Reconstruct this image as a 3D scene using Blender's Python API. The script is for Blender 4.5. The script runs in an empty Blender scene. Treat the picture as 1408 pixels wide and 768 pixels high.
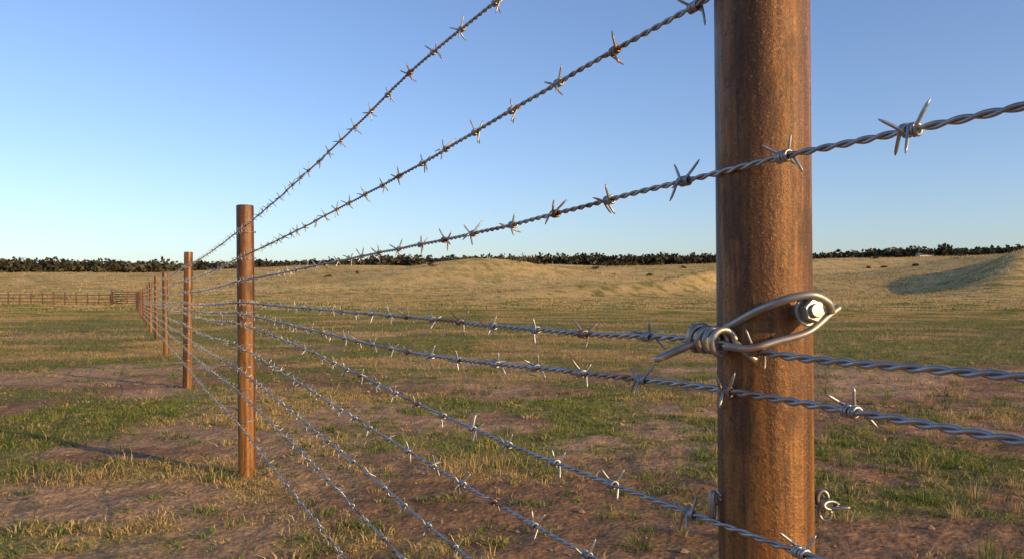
import bpy, math, random
import numpy as np
from mathutils import Vector
random.seed(7); rng=np.random.default_rng(7); np.random.seed(3)
S=bpy.context.scene
S.view_settings.view_transform='Standard'; S.view_settings.look='None'; S.view_settings.exposure=0
EYE=1.045
SL=-.478; C0=.692; LEN=math.sqrt(1+SL*SL); D=np.array([SL,1,0])/LEN; NR=np.array([-1,SL,0])/LEN   # fence line x=C0+SL*y
# ---------------------------------------------------------------- noise / terrain
def vnoise(x,y,seed=0):
    x=np.asarray(x,float); y=np.asarray(y,float)
    xi=np.floor(x).astype(np.int64); yi=np.floor(y).astype(np.int64)
    fx=x-xi; fy=y-yi; fx=fx*fx*(3-2*fx); fy=fy*fy*(3-2*fy)
    def h(a,b):
        n=(a*374761393+b*668265263+seed*1442695041)&0xffffffff
        n=((n^(n>>13))*1274126177)&0xffffffff
        n=((n^(n>>16))*2246822519)&0xffffffff
        return ((n^(n>>15))&0xffffff)/float(0xffffff)
    a=h(xi,yi);b=h(xi+1,yi);c=h(xi,yi+1);d=h(xi+1,yi+1)
    return (a*(1-fx)+b*fx)*(1-fy)+(c*(1-fx)+d*fx)*fy
def fbm(x,y,seed=0,o=4):
    s=0;a=.5;t=0
    for i in range(o):
        c_,s_=math.cos(.6*i),math.sin(.6*i)
        s=s+a*vnoise((x*c_-y*s_)*2**i+i*17.3,(x*s_+y*c_)*2**i-i*9.1,seed+i); t+=a; a*=.5
    return s/t
def sst(a,b,x):
    t=np.clip((x-a)/(b-a),0,1); return t*t*(3-2*t)
def terrain(x,y):
    x=np.asarray(x,float); y=np.asarray(y,float)
    d=np.hypot(x,y); az=np.degrees(np.arctan2(x,y))
    A=np.interp(az,[-180,-32,-25,-20,-8,5,15,25,33,180],[18,13.5,14,15.5,19,20.5,21.5,22,22,18])
    h=A*sst(60,500,d)
    h=h+(fbm(x/85+3.1,y/60+7.7,11,2)-.5)*8*sst(100,210,d)*(1-.8*sst(330,480,d))
    # grassy bank on the right and smaller swells in the pasture
    def mound(cx,cy,ht,sx,sy,rot):
        c,s=math.cos(rot),math.sin(rot)
        u=(x-cx)*c+(y-cy)*s; v=-(x-cx)*s+(y-cy)*c
        return ht*np.exp(-(u/sx)**2-(v/sy)**2)
    r=math.radians(144)
    h=h+mound(106,166,5.6,8,46,r)+mound(126,152,3.4,18,50,r)
    h=h+mound(50,186,4.0,6.5,30,math.radians(138))+mound(-14,250,4.0,26,44,r)+mound(150,250,4,22,50,r)+mound(10,150,1.8,8,26,math.radians(125))
    h=h+(fbm(x/9,y/9,5,2)-.5)*.10*sst(12,40,d)
    return h
def veg(x,y):
    """grass cover 0..1, greenness 0..1"""
    d=np.hypot(x,y)
    n=fbm(x/.7,y/.7,21,4)*(1-.45*sst(8,25,d))+fbm(x/2.2,y/2.2,25,3)*.45*sst(8,25,d); m=fbm(x/4.5,y/4.5,33,3)
    lat=x-(C0+SL*y)
    cover=sst(.455,.575,n*.68+m*.36-.038+.24*sst(6,26,d)+.018*(x<-2)-.055*np.exp(-((lat-.3)/1.2)**2))
    g=sst(.425,.54,fbm(x/2.2+9,y/2.2,41,4)+.05*np.exp(-((d-28)/24)**2)+.035*(x<-2)-.13*sst(60,110,d))
    g=g*(1-.5*sst(110,220,d))
    return cover,g
def micro(x,y):
    d=np.hypot(x,y)
    f=np.clip(1-sst(25,60,d),0,1)
    return ((fbm(x/.12,y/.12,61,3)-.5)*.030+(fbm(x/.6,y/.6,71,2)-.5)*.030-.010)*f
def ground_z(x,y): return terrain(x,y)+micro(x,y)
# ---------------------------------------------------------------- mesh helpers
def new_mesh_obj(name,V,F3=None,F4=None,mat=None,smooth=True,col=None):
    me=bpy.data.meshes.new(name)
    V=np.asarray(V,np.float32).reshape(-1,3)
    loops=[];tot=[]
    if F3 is not None and len(F3): F3=np.asarray(F3,np.int32).reshape(-1,3); loops.append(F3.ravel()); tot.append(np.full(len(F3),3,np.int32))
    if F4 is not None and len(F4): F4=np.asarray(F4,np.int32).reshape(-1,4); loops.append(F4.ravel()); tot.append(np.full(len(F4),4,np.int32))
    loops=np.concatenate(loops); tot=np.concatenate(tot)
    me.vertices.add(len(V)); me.vertices.foreach_set('co',V.ravel())
    me.loops.add(len(loops)); me.loops.foreach_set('vertex_index',loops)
    me.polygons.add(len(tot)); st=np.zeros(len(tot),np.int32); st[1:]=np.cumsum(tot)[:-1]
    me.polygons.foreach_set('loop_start',st); me.polygons.foreach_set('loop_total',tot)
    me.polygons.foreach_set('use_smooth',np.full(len(tot),smooth,bool))
    me.update(calc_edges=True)
    if col is not None:
        a=me.color_attributes.new('Col','FLOAT_COLOR','POINT')
        c=np.ones((len(V),4),np.float32); c[:,:3]=col; a.data.foreach_set('color',c.ravel())
    ob=bpy.data.objects.new(name,me); S.collection.objects.link(ob)
    if mat: me.materials.append(mat)
    return ob
class MB:
    def __init__(s): s.V=[];s.F4=[];s.F3=[];s.n=0
    def add(s,V,F4=None,F3=None):
        V=np.asarray(V,float).reshape(-1,3)
        if F4 is not None and len(F4): s.F4.append(np.asarray(F4,int).reshape(-1,4)+s.n)
        if F3 is not None and len(F3): s.F3.append(np.asarray(F3,int).reshape(-1,3)+s.n)
        s.V.append(V); s.n+=len(V)
    def tube(s,P,R,k=8,cap=True):
        P=np.asarray(P,float); n=len(P); R=np.broadcast_to(np.asarray(R,float),(n,))
        T=np.gradient(P,axis=0); T/=np.linalg.norm(T,axis=1)[:,None]+1e-12
        ref=np.array([0,0,1.]) if abs(T[0,2])<.9 else np.array([1.,0,0])
        N=np.zeros((n,3)); v=np.cross(T[0],ref); v/=np.linalg.norm(v); N[0]=v
        for i in range(1,n):
            v=v-T[i]*np.dot(v,T[i]); v/=np.linalg.norm(v)+1e-12; N[i]=v
        B=np.cross(T,N); a=np.arange(k)*2*np.pi/k
        V=P[:,None,:]+R[:,None,None]*(np.cos(a)[None,:,None]*N[:,None,:]+np.sin(a)[None,:,None]*B[:,None,:])
        i=np.arange(n-1)[:,None]; j=np.arange(k)[None,:]; j2=(j+1)%k
        F=np.stack([i*k+j,i*k+j2,(i+1)*k+j2,(i+1)*k+j],-1).reshape(-1,4)
        V=V.reshape(-1,3); F3=[]
        if cap:
            V=np.vstack([V,P[0],P[-1]]); c0=n*k;c1=n*k+1
            jj=np.arange(k); F3=np.vstack([np.stack([np.full(k,c0),(jj+1)%k,jj],-1),np.stack([np.full(k,c1),(n-1)*k+jj,(n-1)*k+(jj+1)%k],-1)])
        s.add(V,F,F3)
    def box(s,c,h,rz=0):
        c=np.asarray(c,float); h=np.asarray(h,float)
        q=np.array([[-1,-1,-1],[1,-1,-1],[1,1,-1],[-1,1,-1],[-1,-1,1],[1,-1,1],[1,1,1],[-1,1,1]],float)*h
        cr,sr=math.cos(rz),math.sin(rz); q=np.stack([q[:,0]*cr-q[:,1]*sr,q[:,0]*sr+q[:,1]*cr,q[:,2]],-1)
        s.add(q+c,[[0,3,2,1],[4,5,6,7],[0,1,5,4],[1,2,6,5],[2,3,7,6],[3,0,4,7]])
    def obj(s,name,mat,smooth=True,col=None):
        return new_mesh_obj(name,np.vstack(s.V),np.vstack(s.F3) if s.F3 else None,np.vstack(s.F4) if s.F4 else None,mat,smooth,col)
def catmull(P,sub=8):
    P=np.asarray(P,float); Q=np.vstack([2*P[0]-P[1],P,2*P[-1]-P[-2]]); out=[]
    for i in range(1,len(Q)-2):
        for t in np.arange(sub)/sub:
            a,b,c,d=Q[i-1],Q[i],Q[i+1],Q[i+2]
            out.append(.5*((2*b)+(c-a)*t+(2*a-5*b+4*c-d)*t*t+(3*b-a-3*c+d)*t**3))
    out.append(P[-1]); return np.array(out)
# ---------------------------------------------------------------- materials
def mat(name):
    m=bpy.data.materials.new(name); m.use_nodes=True; nt=m.node_tree
    return m,nt,nt.nodes,nt.links,nt.nodes['Principled BSDF']
def noise(nt,scale,detail=4,rough=.6,vec=None,dist=0):
    n=nt.nodes.new('ShaderNodeTexNoise'); n.inputs['Scale'].default_value=scale; n.inputs['Detail'].default_value=detail
    n.inputs['Roughness'].default_value=rough; n.inputs['Distortion'].default_value=dist
    if vec: nt.links.new(vec,n.inputs['Vector'])
    return n.outputs['Fac']
def ramp(nt,fac,stops):
    r=nt.nodes.new('ShaderNodeValToRGB'); e=r.color_ramp.elements
    while len(e)<len(stops): e.new(.5)
    for i,(p,c) in enumerate(stops): e[i].position=p; e[i].color=(*c,1) if len(c)==3 else c
    nt.links.new(fac,r.inputs['Fac']); return r.outputs['Color']
def g3(v): return (v,v,v)
def mix(nt,f,a,b,mode='MIX'):
    m=nt.nodes.new('ShaderNodeMix'); m.data_type='RGBA'; m.blend_type=mode
    for s,v in ((m.inputs[0],f),(m.inputs[6],a),(m.inputs[7],b)):
        if hasattr(v,'links'): nt.links.new(v,s)
        else: s.default_value=v if isinstance(v,float) else (*v,1)
    return m.outputs[2]
def bump(nt,h,st,dist,nrm=None):
    b=nt.nodes.new('ShaderNodeBump'); b.inputs['Strength'].default_value=st; b.inputs['Distance'].default_value=dist
    nt.links.new(h,b.inputs['Height'])
    if nrm: nt.links.new(nrm,b.inputs['Normal'])
    return b.outputs['Normal']
def objvec(nt,sc=(1,1,1),loc=(0,0,0)):
    t=nt.nodes.new('ShaderNodeTexCoord'); m=nt.nodes.new('ShaderNodeMapping'); m.inputs['Scale'].default_value=sc; m.inputs['Location'].default_value=loc
    nt.links.new(t.outputs['Object'],m.inputs['Vector']); return m.outputs['Vector']
# ground
mg,nt,N,L,bs=mat('pasture_soil')
att=N.new('ShaderNodeAttribute'); att.attribute_name='Col'
v=objvec(nt)
n1=noise(nt,7,6,.65,v); n2=noise(nt,45,5,.7,v); n3=noise(nt,.06,6,.65,v); n4=noise(nt,.7,6,.75,v)
fine=ramp(nt,n2,[(.28,g3(.5)),(.5,g3(.95)),(.72,g3(1.5))])
med=ramp(nt,n1,[(.3,g3(.68)),(.7,g3(1.28))])
c=mix(nt,1.0,att.outputs['Color'],fine,'MULTIPLY'); c=mix(nt,1.0,c,med,'MULTIPLY')
c=mix(nt,1.0,c,ramp(nt,n3,[(.35,(.75,.80,.72)),(.5,g3(1)),(.65,(1.14,1.10,1.05))]),'MULTIPLY')
c=mix(nt,1.0,c,ramp(nt,n4,[(.35,(.74,.78,.70)),(.5,g3(1)),(.65,(1.18,1.15,1.1))]),'MULTIPLY')
L.new(c,bs.inputs['Base Color']); bs.inputs['Roughness'].default_value=.95; bs.inputs['Specular IOR Level'].default_value=.1
L.new(bump(nt,n4,.5,.25,bump(nt,n1,.7,.04,bump(nt,n2,.9,.014))),bs.inputs['Normal'])
# grass blades
mgr,nt,N,L,bs=mat('grass_blade')
att=N.new('ShaderNodeAttribute'); att.attribute_name='Col'
L.new(att.outputs['Color'],bs.inputs['Base Color']); bs.inputs['Roughness'].default_value=.7; bs.inputs['Specular IOR Level'].default_value=.2
tr=N.new('ShaderNodeBsdfTranslucent'); L.new(att.outputs['Color'],tr.inputs['Color'])
ms=N.new('ShaderNodeMixShader'); ms.inputs[0].default_value=.3
L.new(bs.outputs[0],ms.inputs[1]); L.new(tr.outputs[0],ms.inputs[2]); L.new(ms.outputs[0],N['Material Output'].inputs['Surface'])
# rusty pipe
mr,nt,N,L,bs=mat('rusted_steel')
v2=objvec(nt); v3=objvec(nt,(1,1,.10))
a=noise(nt,20,6,.68,objvec(nt,(1,1,.022),(1.36,.6,0)),.5); b=noise(nt,330,4,.7,v2); d=noise(nt,120,5,.75,v3); e=noise(nt,17,7,.75,objvec(nt,(1,1,.30))); f_=noise(nt,170,3,.6,v2)  # a: rust streaks, offset so their colour also mimics sunlit right, shaded left
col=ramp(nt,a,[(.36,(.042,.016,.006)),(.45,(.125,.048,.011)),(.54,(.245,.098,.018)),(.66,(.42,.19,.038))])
col=mix(nt,1.0,col,ramp(nt,d,[(.3,g3(.52)),(.7,g3(1.35))]),'MULTIPLY')
col=mix(nt,ramp(nt,b,[(.57,g3(0)),(.70,g3(.6))]),col,(.48,.255,.062))
col=mix(nt,ramp(nt,f_,[(.57,g3(0)),(.67,g3(.7))]),col,(.055,.024,.010))
col=mix(nt,ramp(nt,e,[(.53,g3(0)),(.63,g3(.7))]),col,(.055,.024,.012))
L.new(col,bs.inputs['Base Color'])
L.new(ramp(nt,e,[(.40,g3(.34)),(.62,g3(.58))]),bs.inputs['Roughness']); bs.inputs['Metallic'].default_value=.15
bs.inputs['Specular IOR Level'].default_value=.5
L.new(bump(nt,b,.8,.0016,bump(nt,f_,.4,.0018)),bs.inputs['Normal'])
# galvanised
def galv(name,base,rust):
    m,nt,N,L,bs=mat(name); v=objvec(nt)
    a=noise(nt,60,4,.6,v); b=noise(nt,6,4,.6,v)
    col=ramp(nt,a,[(.3,tuple(x*.6 for x in base)),(.7,base)])
    col=mix(nt,ramp(nt,b,[(rust,g3(0)),(rust+.1,g3(.85))]),col,(.22,.10,.05))
    L.new(col,bs.inputs['Base Color']); bs.inputs['Metallic'].default_value=.75
    L.new(ramp(nt,a,[(.3,g3(.52)),(.7,g3(.34))]),bs.inputs['Roughness'])
    L.new(bump(nt,noise(nt,500,3,.6,v),.2,.0006),bs.inputs['Normal']); return m
mw=galv('galvanised_wire',(.48,.475,.465),.555); mb=galv('galvanised_rod',(.44,.405,.36),.58); mbolt=galv('zinc_bolt',(.40,.38,.36),.60)
# wood / foliage / bark etc
mwd,nt,N,L,bs=mat('weathered_wood'); L.new(ramp(nt,noise(nt,3,5,.6,objvec(nt,(1,1,.2))),[(.3,(.09,.05,.035)),(.7,(.17,.10,.065))]),bs.inputs['Base Color']); bs.inputs['Roughness'].default_value=.9
mf,nt,N,L,bs=mat('foliage'); att=N.new('ShaderNodeAttribute'); att.attribute_name='Col'; L.new(att.outputs['Color'],bs.inputs['Base Color']); bs.inputs['Roughness'].default_value=.85; bs.inputs['Specular IOR Level'].default_value=.15
mwall,nt,N,L,bs=mat('pale_siding'); L.new(ramp(nt,noise(nt,2,4),[(.3,(.55,.5,.42)),(.7,(.7,.65,.56))]),bs.inputs['Base Color'])
mroof,nt,N,L,bs=mat('roof_sheet'); L.new(ramp(nt,noise(nt,2,4),[(.3,(.16,.12,.10)),(.7,(.26,.2,.16))]),bs.inputs['Base Color'])
mwin,nt,N,L,bs=mat('dark_glass'); L.new(ramp(nt,noise(nt,2,4),[(.3,(.02,.02,.025)),(.7,(.04,.04,.05))]),bs.inputs['Base Color']); bs.inputs['Roughness'].default_value=.1
# ---------------------------------------------------------------- ground sheet
az=np.concatenate([np.arange(-180,-48,4),np.arange(-48,48,.24),np.arange(48,180,4)]); az=np.radians(az)
rr=np.concatenate([np.exp(np.arange(math.log(.3),math.log(2),.2)),np.exp(np.arange(math.log(2),math.log(60),.0075)),np.exp(np.arange(math.log(60),math.log(650),.012)),np.exp(np.linspace(math.log(650),math.log(6000),16))])
R,A=np.meshgrid(rr,az,indexing='ij'); X=R*np.sin(A); Y=R*np.cos(A)
Z=ground_z(X,Y)
nr,na=R.shape
V=np.stack([X,Y,Z],-1).reshape(-1,3); V=np.vstack([V,[0,0,float(ground_z(0.,0.))]])
i=np.arange(nr-1)[:,None]; j=np.arange(na)[None,:]; j2=(j+1)%na
F4=np.stack([i*na+j,i*na+j2,(i+1)*na+j2,(i+1)*na+j],-1).reshape(-1,4)[:,::-1]
jj=np.arange(na); F3=np.stack([np.full(na,nr*na),(jj+1)%na,jj],-1)
cv,g=veg(V[:,0],V[:,1]); dd=np.hypot(V[:,0],V[:,1])
soil=np.array([.30,.165,.092]); soil2=np.array([.45,.275,.16]); dry=np.array([.46,.315,.125]); grn=np.array([.15,.18,.038]); gold=np.array([.60,.42,.18])
sn=fbm(V[:,0]/1.3,V[:,1]/1.3,91,4)[:,None]
sc=soil*(1-sst(.4,.62,sn))+soil2*sst(.4,.62,sn)
far=sst(25,110,dd)[:,None]; dr=dry*(1-far)+gold*far
gc=dr*(1-g[:,None])+grn*g[:,None]
w=np.clip(cv[:,None]*.62+far*.35,0,1)
streak=(.70+.6*fbm(V[:,0]/40,V[:,1]/14,15,5))[:,None]
col=(sc*(1-w)+gc*w)*(1+(streak-1)*far)
ground=new_mesh_obj('ground',V,F3,F4,mg,True,col)
# ---------------------------------------------------------------- grass
def blades(P,H,W,lean,col,two=True):
    n=len(P); th=rng.uniform(0,2*np.pi,n); side=np.stack([np.cos(th),np.sin(th),np.zeros(n)],-1)*W[:,None]*.5
    top=P+np.stack([lean[:,0],lean[:,1],np.ones(n)],-1)*H[:,None]
    mid=P+np.stack([lean[:,0]*.3,lean[:,1]*.3,np.full(n,.6)],-1)*H[:,None]
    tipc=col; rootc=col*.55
    if two:
        V=np.stack([P-side,P+side,mid+side*.7,mid-side*.7,top],1).reshape(-1,3)
        b=np.arange(n)[:,None]*5
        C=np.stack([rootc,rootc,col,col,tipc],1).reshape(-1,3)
        return V,b+np.array([[2,4,3]]),b+np.array([[0,1,2,3]]),C
    V=np.stack([P-side,P+side,top],1).reshape(-1,3); b=np.arange(n)[:,None]*3
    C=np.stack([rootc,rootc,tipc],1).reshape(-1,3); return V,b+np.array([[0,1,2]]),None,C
def scatter(r0,r1,nclump,per,cr,hmin,hmax,wd,two,thr=.25,amax=42,pw=2):
    r=rng.uniform(r0**pw,r1**pw,nclump)**(1/pw); a=np.radians(rng.uniform(-amax,amax,nclump))
    x=r*np.sin(a); y=r*np.cos(a); c,g=veg(x,y)
    keep=rng.uniform(0,1,nclump)<np.clip(c*1.1+.05,0,1)*np.where(c>thr,1,.5); x=x[keep];y=y[keep];c=c[keep];g=g[keep];r=r[keep]
    sz=rng.gamma(2.2,.42,len(x)).clip(.35,2.8)*(.45+1.1*fbm(x/.35,y/.35,57,2))
    m=len(x); idx=np.repeat(np.arange(m),per); n=len(idx)
    off=rng.normal(0,1,(n,2)); px=x[idx]+off[:,0]*cr*sz[idx]; py=y[idx]+off[:,1]*cr*sz[idx]
    P=np.stack([px,py,ground_z(px,py)-.006],-1)
    H=rng.uniform(hmin,hmax,n)*sz[idx]; W=np.full(n,wd)*rng.uniform(.6,1.4,n)
    lean=off*.35+rng.normal(0,.35,(n,2))
    isg=rng.uniform(0,1,m)<(g*.90+.06)
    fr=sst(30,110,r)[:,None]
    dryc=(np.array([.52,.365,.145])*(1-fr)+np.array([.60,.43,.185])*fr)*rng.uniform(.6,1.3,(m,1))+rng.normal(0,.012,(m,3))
    grc=np.array([.16,.21,.040])*rng.uniform(.5,1.4,(m,1))+np.abs(rng.normal(0,.02,(m,1)))*np.array([1.6,1,0])
    cc=np.where(isg[:,None],grc,dryc)[idx]*rng.uniform(.75,1.25,(n,1))
    mixd=rng.uniform(0,1,n)<.16; cc[mixd]=np.array([.48,.335,.135])*rng.uniform(.7,1.2,(mixd.sum(),1))
    H=np.where(isg[idx],H*.8,H)
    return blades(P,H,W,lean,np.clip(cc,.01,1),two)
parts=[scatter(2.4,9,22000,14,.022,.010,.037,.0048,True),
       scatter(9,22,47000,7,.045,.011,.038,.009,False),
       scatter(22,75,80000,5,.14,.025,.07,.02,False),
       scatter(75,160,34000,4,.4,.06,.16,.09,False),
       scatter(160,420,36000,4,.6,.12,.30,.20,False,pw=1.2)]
def tufts(n,r0,r1,a0,a1,hh,per=46,pg=.35,wd=.0036,cr=.028,ln=.28):
    r=np.sqrt(rng.uniform(r0*r0,r1*r1,n)); a=np.radians(rng.uniform(a0,a1,n)); x=r*np.sin(a); y=r*np.cos(a)
    idx=np.repeat(np.arange(n),per); m=len(idx); off=rng.normal(0,1,(m,2)); s=rng.uniform(.6,1.25,n)[idx]
    px=x[idx]+off[:,0]*cr*s; py=y[idx]+off[:,1]*cr*s
    P=np.stack([px,py,ground_z(px,py)-.01],-1)
    H=hh*s*rng.uniform(.45,1.1,m); lean=off*ln+rng.normal(0,.18,(m,2))
    isg=(rng.uniform(0,1,n)<pg)[idx]
    cc=np.where(isg[:,None],np.array([.15,.20,.045]),np.array([.50,.35,.16]))*rng.uniform(.55,1.25,(m,1))
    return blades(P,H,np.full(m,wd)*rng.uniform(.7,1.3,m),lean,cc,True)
parts+=[tufts(110,3.6,10,12,38,.12),tufts(110,3.5,12,-36,12,.05,pg=.6),tufts(340,9,24,-5,40,.14,24),tufts(120,9,22,-40,-5,.07,24),
        tufts(400,3.2,9,-38,38,.042,30,pg=.8,wd=.010,cr=.035,ln=.6),tufts(900,8,22,-38,38,.055,16,pg=.75,wd=.013,cr=.06,ln=.6)]
Vs=[];F3s=[];F4s=[];Cs=[];n0=0
for V_,a3,a4,C_ in parts:
    Vs.append(V_);Cs.append(C_);F3s.append(a3+n0)
    if a4 is not None:F4s.append(a4+n0)
    n0+=len(V_)
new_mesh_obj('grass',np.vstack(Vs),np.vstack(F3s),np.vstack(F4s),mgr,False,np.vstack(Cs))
# pebbles and clods
pb=MB(); 
for k in range(2200):
    r=math.sqrt(random.uniform(3**2,13**2)); a=math.radians(random.uniform(-40,40)); x=r*math.sin(a); y=r*math.cos(a); s=random.uniform(.004,.013)*(1+(random.random()<.08)*1.2)
    z=float(ground_z(x,y)); q=np.array([[1,0,0],[.3,.9,.1],[-.8,.5,0],[-.7,-.6,.1],[.4,-.9,0],[0,0,.75],[0,0,-.5]])*np.random.uniform(.7,1.2,(7,3))*s
    pb.add(q+np.array([x,y,z+s*.15]),F3=[[0,1,5],[1,2,5],[2,3,5],[3,4,5],[4,0,5],[1,0,6],[2,1,6],[3,2,6],[4,3,6],[0,4,6]])
mp,nt,N_,L_,bs=mat('pebble'); L_.new(ramp(nt,noise(nt,2,3),[(.3,(.20,.12,.07)),(.7,(.40,.27,.17))]),bs.inputs['Base Color']); bs.inputs['Roughness'].default_value=.9
pb.obj('pebbles',mp,False)
# ---------------------------------------------------------------- fence line
def line_pt(z,h):
    return np.array([C0+SL*z,z,EYE+h])
post_z=[-3.9,.87,4.75,9.63,15.2]+[15.2+5.4*k for k in range(1,14)]
def post(z,height,rad,name='fence_post'):
    c=line_pt(z,0); gz=float(terrain(c[0],c[1]))-.02
    k=64 if z<6 else 28; b=MB(); a=np.arange(k)*2*np.pi/k
    prof=[(rad,-.35)]+[(rad,t) for t in np.linspace(0,height-.006,14)]+[(rad-.0015,height-.0015),(rad-.004,height),(rad-.010,height),(rad-.012,height-.004),(0.0005,height-.004)]
    V=np.array([[r*math.cos(t),r*math.sin(t),h] for r,h in prof for t in a]); n=len(prof)
    i=np.arange(n-1)[:,None]; j=np.arange(k)[None,:]; j2=(j+1)%k
    b.add(V,np.stack([i*k+j,i*k+j2,(i+1)*k+j2,(i+1)*k+j],-1).reshape(-1,4))
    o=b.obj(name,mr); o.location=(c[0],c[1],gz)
    if z<6: o.rotation_euler=(0,math.radians(-.5),0); o.location.x+=.007
    else: o.rotation_euler=(random.uniform(-.01,.01),math.radians(random.uniform(-.9,.3)),random.uniform(0,6))
    m=o.modifiers.new('es','EDGE_SPLIT'); m.split_angle=math.radians(40)
    return o
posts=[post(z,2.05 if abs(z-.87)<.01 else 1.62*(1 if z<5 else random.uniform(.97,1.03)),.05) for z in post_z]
WO=.0555
wires=[
 [(-3.9,.56),(.9,.525),(1.37,.511),(1.685,.512),(2.27,.478),(2.71,.456),(4.33,.398),(4.75,.390)],
 [(-3.9,.37),(.60,.336),(.89,.326),(1.22,.316),(1.57,.299),(1.87,.287),(2.34,.274),(3.22,.253),(4.33,.238),(4.75,.235)],
 [(-3.9,.15),(.564,.137),(.766,.1365),(1.07,.130),(1.42,.1205),(1.73,.118),(2.27,.115),(3.22,.109),(4.33,.105),(4.75,.104)],
 [(-3.9,-.05),(.45,-.057),(.564,-.056),(.81,-.0518),(.857,-.0470),(.90,-.0455),(1.09,-.0475),(1.7,-.042),(2.8,-.033),(4.33,-.020),(4.75,-.018)],
 [(-3.9,-.09),(.564,-.100),(.885,-.096),(1.07,-.101),(1.38,-.1116),(1.84,-.1190),(2.71,-.108),(4.33,-.083),(4.75,-.080)],
 [(-3.9,-.22),(.73,-.237),(1.05,-.243),(1.395,-.2395),(1.7,-.231),(2.06,-.214),(2.71,-.185),(4.33,-.145),(4.75,-.14)],
 [(-3.9,-.33),(.9,-.350),(1.3,-.352),(1.89,-.342),(2.71,-.32),(3.96,-.284),(4.75,-.27)],
 [(-3.9,-.46),(.9,-.475),(1.485,-.481),(2.0,-.466),(2.56,-.45),(3.6,-.425),(4.75,-.40)],
 [(-3.9,-.58),(.9,-.60),(1.84,-.598),(2.56,-.572),(3.6,-.55),(4.75,-.53)],
 [(-3.9,-.74),(.9,-.76),(2.34,-.757),(3.55,-.74),(4.75,-.72)]]
def hermite(xs,ys,q):
    xs=np.array(xs);ys=np.array(ys); m=np.gradient(ys,xs)
    i=np.clip(np.searchsorted(xs,q)-1,0,len(xs)-2); h=xs[i+1]-xs[i]; t=(q-xs[i])/h
    return (2*t**3-3*t**2+1)*ys[i]+(t**3-2*t**2+t)*h*m[i]+(-2*t**3+3*t**2)*ys[i+1]+(t**3-t**2)*h*m[i+1]
def wire_h(w,q):
    base=hermite([p[0] for p in w],[p[1] for p in w],np.clip(q,-3.9,4.75))
    he=w[-1][1]; out=base.copy(); zz=np.array(post_z)
    f=q>4.75
    if f.any():
        k=np.clip(np.searchsorted(zz,q[f])-1,0,len(zz)-2); t=(q[f]-zz[k])/(zz[k+1]-zz[k])
        gx=C0+SL*q[f]; out[f]=he-.012-.045*4*t*(1-t)*.6+.012*(1-sst(4.75,9.6,q[f]))
        out[f]+=terrain(gx,q[f])-float(terrain(-1.5,4.75))
    return out
def wpt(w,q):
    h=wire_h(w,q); qq=q-WO*NR[1]
    return np.stack([C0+SL*qq,qq,EYE+h],-1)+NR*WO
def barb(mbd,p,t,size,detail,rot):
    t=t/np.linalg.norm(t); u=np.cross(t,[0,0,1]); u/=np.linalg.norm(u); v_=np.cross(u,t)
    def loc(ax,r,a): return p+t*ax+(u*math.cos(a)+v_*math.sin(a))*r
    if detail:
        sec=random.uniform(.5,1.3)
        for s_ in (0,1):
            a0=rot+s_*sec; turns=2.0; pts=[]; ax0=(-.0078 if s_==0 else .0008); L_=.0068; rc=.0047
            n=26
            for q in range(n+1):
                f=q/n; pts.append(loc(ax0+L_*f,rc,a0+turns*2*math.pi*f))
            pts=np.array(pts)
            spl=random.uniform(.15,.55)
            def tail(end,f,sgn):
                a=a0+turns*2*math.pi*f; tang=(-u*math.sin(a)+v_*math.cos(a))*sgn
                rad=(u*math.cos(a)+v_*math.sin(a))
                dr=tang*.95+t*(((-1 if s_==0 else 1)*spl)+random.uniform(-.2,.2))+rad*random.uniform(-.05,.25); dr/=np.linalg.norm(dr)
                l=size*random.uniform(.85,1.15); bend=rad*random.uniform(-.1,.15)
                return [end+dr*l*x+bend*l*x*x for x in (.2,.5,.8,1.0)]
            A_=tail(pts[0],0,-1)[::-1]; B_=tail(pts[-1],1,1)
            P=np.array(A_+list(pts)+B_); Rr=np.full(len(P),.0016); Rr[0]=.0005;Rr[-1]=.0005;Rr[1]=.0014;Rr[-2]=.0014
            mbd.tube(P,Rr,7)
    else:
        mbd.tube(np.array([p-t*.006,p-t*.003,p+t*.003,p+t*.006]),[.0040,.0054,.0054,.0040],6)
        for s_ in range(4):
            a=rot+s_*math.pi/2*random.uniform(.85,1.15)+(.3 if s_%2 else 0); ax=(-.005,.005)[s_//2]
            o=u*math.cos(a)+v_*math.sin(a); o=o+t*random.uniform(-.45,.45)
            mbd.tube(np.array([p+t*ax,p+t*ax+o*size*.6,p+t*ax+o*size]),[.0021,.0018,.0007],4,False)
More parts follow.
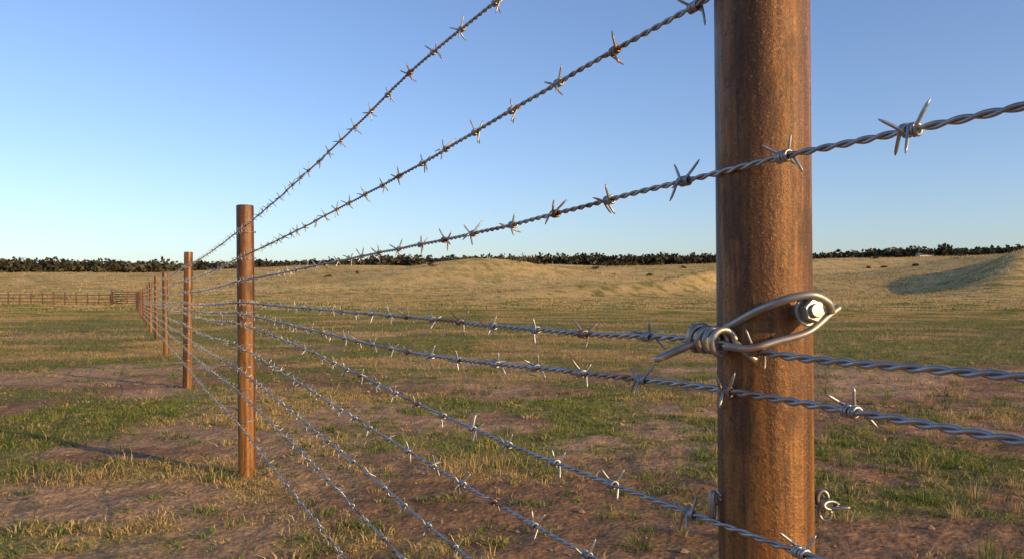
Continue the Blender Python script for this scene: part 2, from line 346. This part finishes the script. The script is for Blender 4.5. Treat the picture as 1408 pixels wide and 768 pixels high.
for wi,w in enumerate(wires):
    b=MB()
    pitch=random.uniform(.042,.047)
    thick=1.25 if wi in (3,4) else 1.05
    for (z0,z1,per,k) in ((.2,2.2,14,7),(2.2,6.0,8,5)):
        n=int((z1-z0)*LEN/pitch*per); q=np.linspace(z0,z1,n); P=wpt(w,q)
        P[:,2]+=(vnoise(q*9,q*0+wi,3)-.5)*.0022; P+=NR*((vnoise(q*7,q*0+wi,8)-.5)*.002)[:,None]
        T=np.gradient(P,axis=0); T/=np.linalg.norm(T,axis=1)[:,None]; U=np.cross(T,[0,0,1.]); U/=np.linalg.norm(U,axis=1)[:,None]; W_=np.cross(U,T)
        ph=2*np.pi*(q*LEN)/pitch+wi
        for s_ in (0,math.pi):
            b.tube(P+.0017*thick*(np.cos(ph+s_)[:,None]*U+np.sin(ph+s_)[:,None]*W_),.00175*thick,k,False)
    q=np.linspace(-3.9,.2,60); b.tube(wpt(w,q),.003,6)
    q=np.linspace(6.0,post_z[-1],500); b.tube(wpt(w,q),.0028,5)
    z=.636-.14*4+{0:.03,1:.0,2:0,3:.045,4:.062,5:.11,6:.02,7:.07,8:.1,9:.05}[wi]
    while z<36:
        zz=z+random.uniform(-.008,.008); pp=wpt(w,np.array([zz,zz+.01])); 
        if z<6: pp[0,2]+=(float(vnoise(zz*9,wi,3))-.5)*.0022
        rot=random.choice((0,math.pi))+random.uniform(-.9,.5) if z<3.2 else random.uniform(0,6.28)
        if not (wi==3 and .50<zz<.93) and not (wi==4 and .50<zz<.62): barb(b,pp[0],pp[1]-pp[0],.0215 if z<1.4 else .0235,z<3.2,rot)
        z+=.140*random.uniform(.93,1.07)
    if wi==3:
        pp=wpt(w,np.array([.806,.816])); barb(b,pp[0],pp[1]-pp[0],.018,True,-.3)
    b.obj('barbed_wire',mw)
for pz,po in zip(post_z,posts):
    if pz<4 or pz>22: continue
    b=MB()
    for w in wires:
        h=float(wire_h(w,np.array([pz]))[0]); c=line_pt(pz,h)
        for e in (0,.004):
            a=np.linspace(0,2*np.pi,41); b.tube(np.stack([c[0]+.0022+.0540*np.cos(a),c[1]+.0540*np.sin(a),c[2]+e+.006*np.sin(a*1+1)],-1),.0014,5,False)
    o=b.obj('tie_wires',mw); o.parent=po; bpy.context.view_layer.update(); o.matrix_parent_inverse=po.matrix_world.inverted()
# ---------------------------------------------------------------- tensioner clip + bolt on the near post
clamp=bpy.data.objects.new('wire_tension_clamp',None); S.collection.objects.link(clamp); clamp.location=(.29,.81,EYE-.02)
bpy.context.view_layer.update()
def child(o,p):
    o.parent=p; bpy.context.view_layer.update(); o.matrix_parent_inverse=p.matrix_world.inverted(); return o
E=EYE
P=np.array([(.1559,.875,-.0668),(.1862,.868,-.0525),(.2124,.862,-.0400),(.2312,.845,-.0277),(.2473,.822,-.0142),(.2630,.804,-.0045),(.2800,.796,.0020),(.3000,.795,.0040),(.3165,.801,-.0035),(.3215,.806,-.0130)])
P2=np.array([(.3330,.815,-.0085),(.3190,.808,-.0170),(.2960,.801,-.0330),(.2640,.798,-.0420),(.2371,.798,-.0490),(.215,.812,-.0475)])
b=MB(); Pa=catmull(P,10)+[0,0,E]; b.tube(Pa,np.where(np.arange(len(Pa))==0,.0028,.0042),14)
Pb=catmull(P2,10)+[0,0,E]; b.tube(Pb,.0038,14)
child(b.obj('hairpin_rod',mb),clamp)
b=MB(); n=190; q=np.linspace(.836,.884,n); Cn=wpt(wires[3],q)+[0,0,.004]+NR*.009; a=np.linspace(0,2*np.pi*4.3,n)
U=np.cross(D,[0,0,1.]); rc=.0125+.0010*np.sin(a*.37)
pts=Cn+(np.cos(a)*rc)[:,None]*U+(np.sin(a)*rc)[:,None]*np.array([0,0,1.])
pts=np.vstack([pts[0]+np.array([[.016,-.018,-.018],[.008,-.010,-.011]]),pts]); b.tube(pts,.0036,10)
child(b.obj('wire_coil',mb),clamp)
ax=np.array([.26,-.965,0.05]); ax/=np.linalg.norm(ax); pc=np.array([.2805,.87,E-.0150])
u=np.cross(ax,[0,0,1]); u/=np.linalg.norm(u); vv=np.cross(u,ax)
def ring_solid(prof,k,rot=0):
    m=MB(); V=[]
    for d_,r_ in prof:
        for j in range(k):
            a=2*math.pi*j/k+rot; V.append(pc+ax*d_+(u*math.cos(a)+vv*math.sin(a))*r_)
    n=len(prof); i=np.arange(n-1)[:,None]; j=np.arange(k)[None,:]; j2=(j+1)%k
    m.add(V,np.stack([i*k+j,i*k+j2,(i+1)*k+j2,(i+1)*k+j],-1).reshape(-1,4)); return m
def fin(m,name,mt,sm=True):
    o=m.obj(name,mt,sm); e=o.modifiers.new('es','EDGE_SPLIT'); e.split_angle=math.radians(35); return child(o,clamp)
fin(ring_solid([(.048,.0078),(.073,.0078),(.073,.0004)],24),'bolt_shank',mbolt)
fin(ring_solid([(.0665,.0004),(.0665,.0148),(.0672,.0155),(.0688,.0155),(.0694,.0148),(.0694,.0004)],40),'washer',mbolt)
fin(ring_solid([(.0696,.0004),(.0696,.0118),(.0700,.0124),(.0775,.0124),(.0790,.0108),(.0792,.0004)],6,.3),'hex_nut',mbolt,False)
fin(ring_solid([(.079,.0072),(.0822,.0072),(.0830,.0062),(.0832,.0004)],24),'bolt_tip',mbolt)
# ---- lower tie on the near post
tie=bpy.data.objects.new('post_tie_wire',None); S.collection.objects.link(tie); tie.location=(.276,.87,E-.235); bpy.context.view_layer.update()
b=MB(); a=np.linspace(math.radians(-8),math.radians(188),50)
for e in (0,.0045):
    b.tube(np.stack([.280+.0545*np.cos(a),.87+.0545*np.sin(a),E-.222+e-.006*np.cos(a)],-1),.0019,7)
def loop(c,rx,rz,yaw,turns,pitch_,r=.0019,tilt=0):
    a=np.linspace(0,2*np.pi*turns,int(26*turns)); c=np.array(c); dx=np.array([math.cos(yaw),math.sin(yaw),0]); dn=np.array([-math.sin(yaw),math.cos(yaw),0])
    up=np.array([0,0,1.])*math.cos(tilt)+dn*math.sin(tilt)
    b.tube(c+(np.cos(a)*rx)[:,None]*dx+(np.sin(a)*rz)[:,None]*up+(a/(2*np.pi)*pitch_)[:,None]*dn,r,7)
loop((.334,.858,E-.214),.0055,.0085,.1,2.0,.003); loop((.341,.853,E-.220),.0085,.0045,.3,2.0,.003,tilt=.5); loop((.335,.856,E-.229),.006,.008,-.4,2.0,.003)
b.tube(catmull([(.331,.860,E-.222),(.341,.852,E-.2225),(.350,.848,E-.221),(.358,.847,E-.2205)],5),[.0019]*15+[.0010],7)
loop((.2205,.868,E-.224),.004,.015,.9,2.0,.003)
child(b.obj('tie_loops',mb),tie)
# ---------------------------------------------------------------- far cross fence + gate
def tz(x,y): return float(terrain(x,y))
b=MB(); y0=92
xs=np.arange(-46.2,-100,-1.3)
for k,x in enumerate(xs):
    hh=1.35+random.uniform(-.08,.15); b.tube([(x,y0,tz(x,y0)-.3),(x+random.uniform(-.03,.03),y0,tz(x,y0)+hh)],random.uniform(.06,.09),8)
for h in (.35,.72,1.15):
    for x0,x1 in zip(xs[:-1],xs[1:]):
        b.box(((x0+x1)/2,y0-.1,(tz(x0,y0)+tz(x1,y0))/2+h),((x0-x1)/2-.01,.02,.055))
b.obj('wooden_rail_fence',mwd,False)
gp=bpy.data.objects.new('farm_gate',None); S.collection.objects.link(gp); gp.location=(-44.2,y0,tz(-44.2,y0)); bpy.context.view_layer.update()
b=MB(); gx0,gx1=-45.8,-42.6; gz=tz(-44.2,y0)
for h in (.25,.5,.75,1.02,1.3,1.55): b.tube([(gx0,y0-.1,gz+h),(gx1,y0-.1,gz+h)],.05,8)
for x in (gx0,(gx0+gx1)/2,gx1): b.tube([(x,y0-.1,gz+.2),(x,y0-.1,gz+1.6)],.055,8)
b.tube([(gx0,y0-.14,gz+.25),(gx1,y0-.14,gz+1.5)],.04,8)
child(b.obj('gate_frame',mwd),gp)
b=MB()
for x in (gx0-.2,gx1+.22): b.tube([(x,y0,gz-.3),(x,y0,gz+1.85)],.12,12)
child(b.obj('gate_posts',mwd),gp)
# ---------------------------------------------------------------- trees & scrub
def leafmass(name,specs):
    Vv=[];Cc=[];F=[];tr_=MB(); n0=0; anyt=False
    for (x,y,h,w,nl,ls,bc,trunk) in specs:
        z0=tz(x,y)
        nc=max(4,int(nl/18)); ce=rng.normal(0,1,(nc,3)); ce/=np.linalg.norm(ce,axis=1)[:,None]; ce*=rng.uniform(.2,.75,(nc,1))
        k=rng.integers(0,nc,nl); off=rng.normal(0,.22,(nl,3)); p=ce[k]+off
        shade=(.7+.6*rng.uniform(0,1,nc))[k]
        lo=-.12
        P=np.stack([x+p[:,0]*w/2,y+p[:,1]*w/2,z0+h*(lo+(1-lo)*(p[:,2]*.5+.5))],-1); P[:,2]=np.maximum(P[:,2],z0-.1)
        a=rng.normal(0,1,(nl,3)); a/=np.linalg.norm(a,axis=1)[:,None]; bb=np.cross(a,rng.normal(0,1,(nl,3))); bb/=np.linalg.norm(bb,axis=1)[:,None]
        s=ls*rng.uniform(.5,1.3,(nl,1))
        Vv.append(np.stack([P-a*s,P-bb*s*.7,P+a*s,P+bb*s*.7],1).reshape(-1,3))
        F.append(np.arange(nl)[:,None]*4+np.arange(4)[None,:]+n0); n0+=nl*4
        c=np.array(bc)*shade[:,None]*rng.uniform(.75,1.25,(nl,1)); Cc.append(np.repeat(c,4,axis=0))
        if trunk:
            anyt=True
            tr_.tube([(x,y,z0-.5),(x+.1,y,z0+h*.3),(x+random.uniform(-.4,.4),y,z0+h*.7)],[h*.03,h*.022,h*.01],6)
            for q in range(2):
                aa=random.uniform(0,6.28); tr_.tube([(x,y,z0+h*.25),(x+math.cos(aa)*w*.3,y+math.sin(aa)*w*.3,z0+h*.6)],[h*.014,h*.005],5)
    o=new_mesh_obj(name,np.vstack(Vv),None,np.vstack(F),mf,False,np.vstack(Cc))
    if anyt: child(tr_.obj('trunks',mwd),o)
    return o
sp=[]
for a in np.arange(-46,46,.30):
    for row in range(4):
        aa=math.radians(a+random.uniform(-.3,.3)); dist=492+row*13+random.uniform(-6,8)
        x=dist*math.sin(aa); y=dist*math.cos(aa)
        env=float(fbm(a*.35,row*3.,88,3)); base=np.interp(a,[-46,-24,-20,5,12,20,46],[8.6,8.6,7.0,8,6.4,6.7,8])
        h=base*(.68+.64*env)*random.uniform(.9,1.08)
        g_=random.uniform(.8,1.12); sp.append((x,y,h,h*random.uniform(1.5,2.2),90,1.3,(.058*g_,.056*g_,.035*g_),True))
leafmass('distant_tree_line',sp)
sp=[]
for px,d_,h,w in [(690,255,1.8,4),(704,258,2.2,5),(716,256,2.5,5),(728,257,2.6,6),(739,252,1.5,4),(710,250,1.4,6),(832,330,2.4,6),(848,333,3,7),(862,331,2.6,6),(875,335,2,5),(595,240,1.5,5),(820,300,1.3,5),(900,330,1.6,6),(940,300,1.2,4)]+[(random.uniform(420,1400),random.uniform(240,420),random.uniform(.7,1.3),random.uniform(2,4)) for _ in range(26)]:
    t=(px-704)/1100; x=d_*t/math.sqrt(1+t*t); y=d_/math.sqrt(1+t*t); g_=random.uniform(.8,1.3)
    sp.append((x,y,h,w,90,.28,(.085*g_,.062*g_,.032*g_),False))
leafmass('scrub_bushes',sp)
# ---------------------------------------------------------------- distant farmhouse
hx,hy=222,430; hz=tz(hx,hy)
fh=bpy.data.objects.new('farmhouse',None); S.collection.objects.link(fh); fh.location=(hx,hy,hz); bpy.context.view_layer.update()
b=MB(); b.box((hx,hy,hz+1.2),(4,2.6,1.5)); b.add([[hx-4,hy-2.6,hz+2.7],[hx-4,hy+2.6,hz+2.7],[hx-4,hy,hz+3.7],[hx+4,hy-2.6,hz+2.7],[hx+4,hy+2.6,hz+2.7],[hx+4,hy,hz+3.7]],F3=[[0,2,1],[3,4,5]]); child(b.obj('walls',mwall,False),fh)
b=MB(); b.add([[hx-4.4,hy-3.1,hz+2.6],[hx+4.4,hy-3.1,hz+2.6],[hx+4.4,hy,hz+3.9],[hx-4.4,hy,hz+3.9],[hx-4.4,hy+3.1,hz+2.6],[hx+4.4,hy+3.1,hz+2.6]],[[0,1,2,3],[3,2,5,4]]); child(b.obj('roof',mroof,False),fh)
b=MB()
for q in (-3.0,-1.4,1.8,3.1): b.box((hx+q,hy-2.62,hz+1.6),(.45,.03,.5))
child(b.obj('windows',mwin,False),fh); b=MB(); b.box((hx+.3,hy-2.62,hz+1.0),(.5,.04,1.05)); child(b.obj('door',mwd,False),fh)
# ---------------------------------------------------------------- light
EL=13.5; AZ=math.atan2(.835,-.55)
w=bpy.data.worlds.new('World'); S.world=w; w.use_nodes=True; nt=w.node_tree
sk=nt.nodes.new('ShaderNodeTexSky'); sk.sky_type='NISHITA'; sk.sun_disc=False; sk.sun_elevation=math.radians(EL); sk.sun_rotation=AZ
sk.air_density=1.0; sk.dust_density=.9; sk.ozone_density=1.2
mx=nt.nodes.new('ShaderNodeMix'); mx.data_type='RGBA'; mx.blend_type='MULTIPLY'; mx.inputs[0].default_value=1; mx.inputs[7].default_value=(1.08,1.19,1.56,1)
nt.links.new(sk.outputs[0],mx.inputs[6]); nt.links.new(mx.outputs[2],nt.nodes['Background'].inputs[0]); nt.nodes['Background'].inputs[1].default_value=.14
sd=bpy.data.lights.new('sun','SUN'); sd.energy=5.0; sd.angle=math.radians(.5); sd.color=(1,.67,.28)
so=bpy.data.objects.new('sun',sd); S.collection.objects.link(so)
dirv=Vector((math.sin(AZ)*math.cos(math.radians(EL)),math.cos(AZ)*math.cos(math.radians(EL)),math.sin(math.radians(EL))))
so.rotation_euler=dirv.to_track_quat('Z','Y').to_euler(); so.location=(20,-20,20)
# ---------------------------------------------------------------- camera
cd=bpy.data.cameras.new('camera'); cd.sensor_width=36; cd.lens=28.125; cd.shift_y=27/1408; cd.clip_end=9000; cd.clip_start=.02
co=bpy.data.objects.new('camera',cd); S.collection.objects.link(co); co.location=(0,0,EYE); co.rotation_euler=(math.radians(90),0,0)
S.camera=co
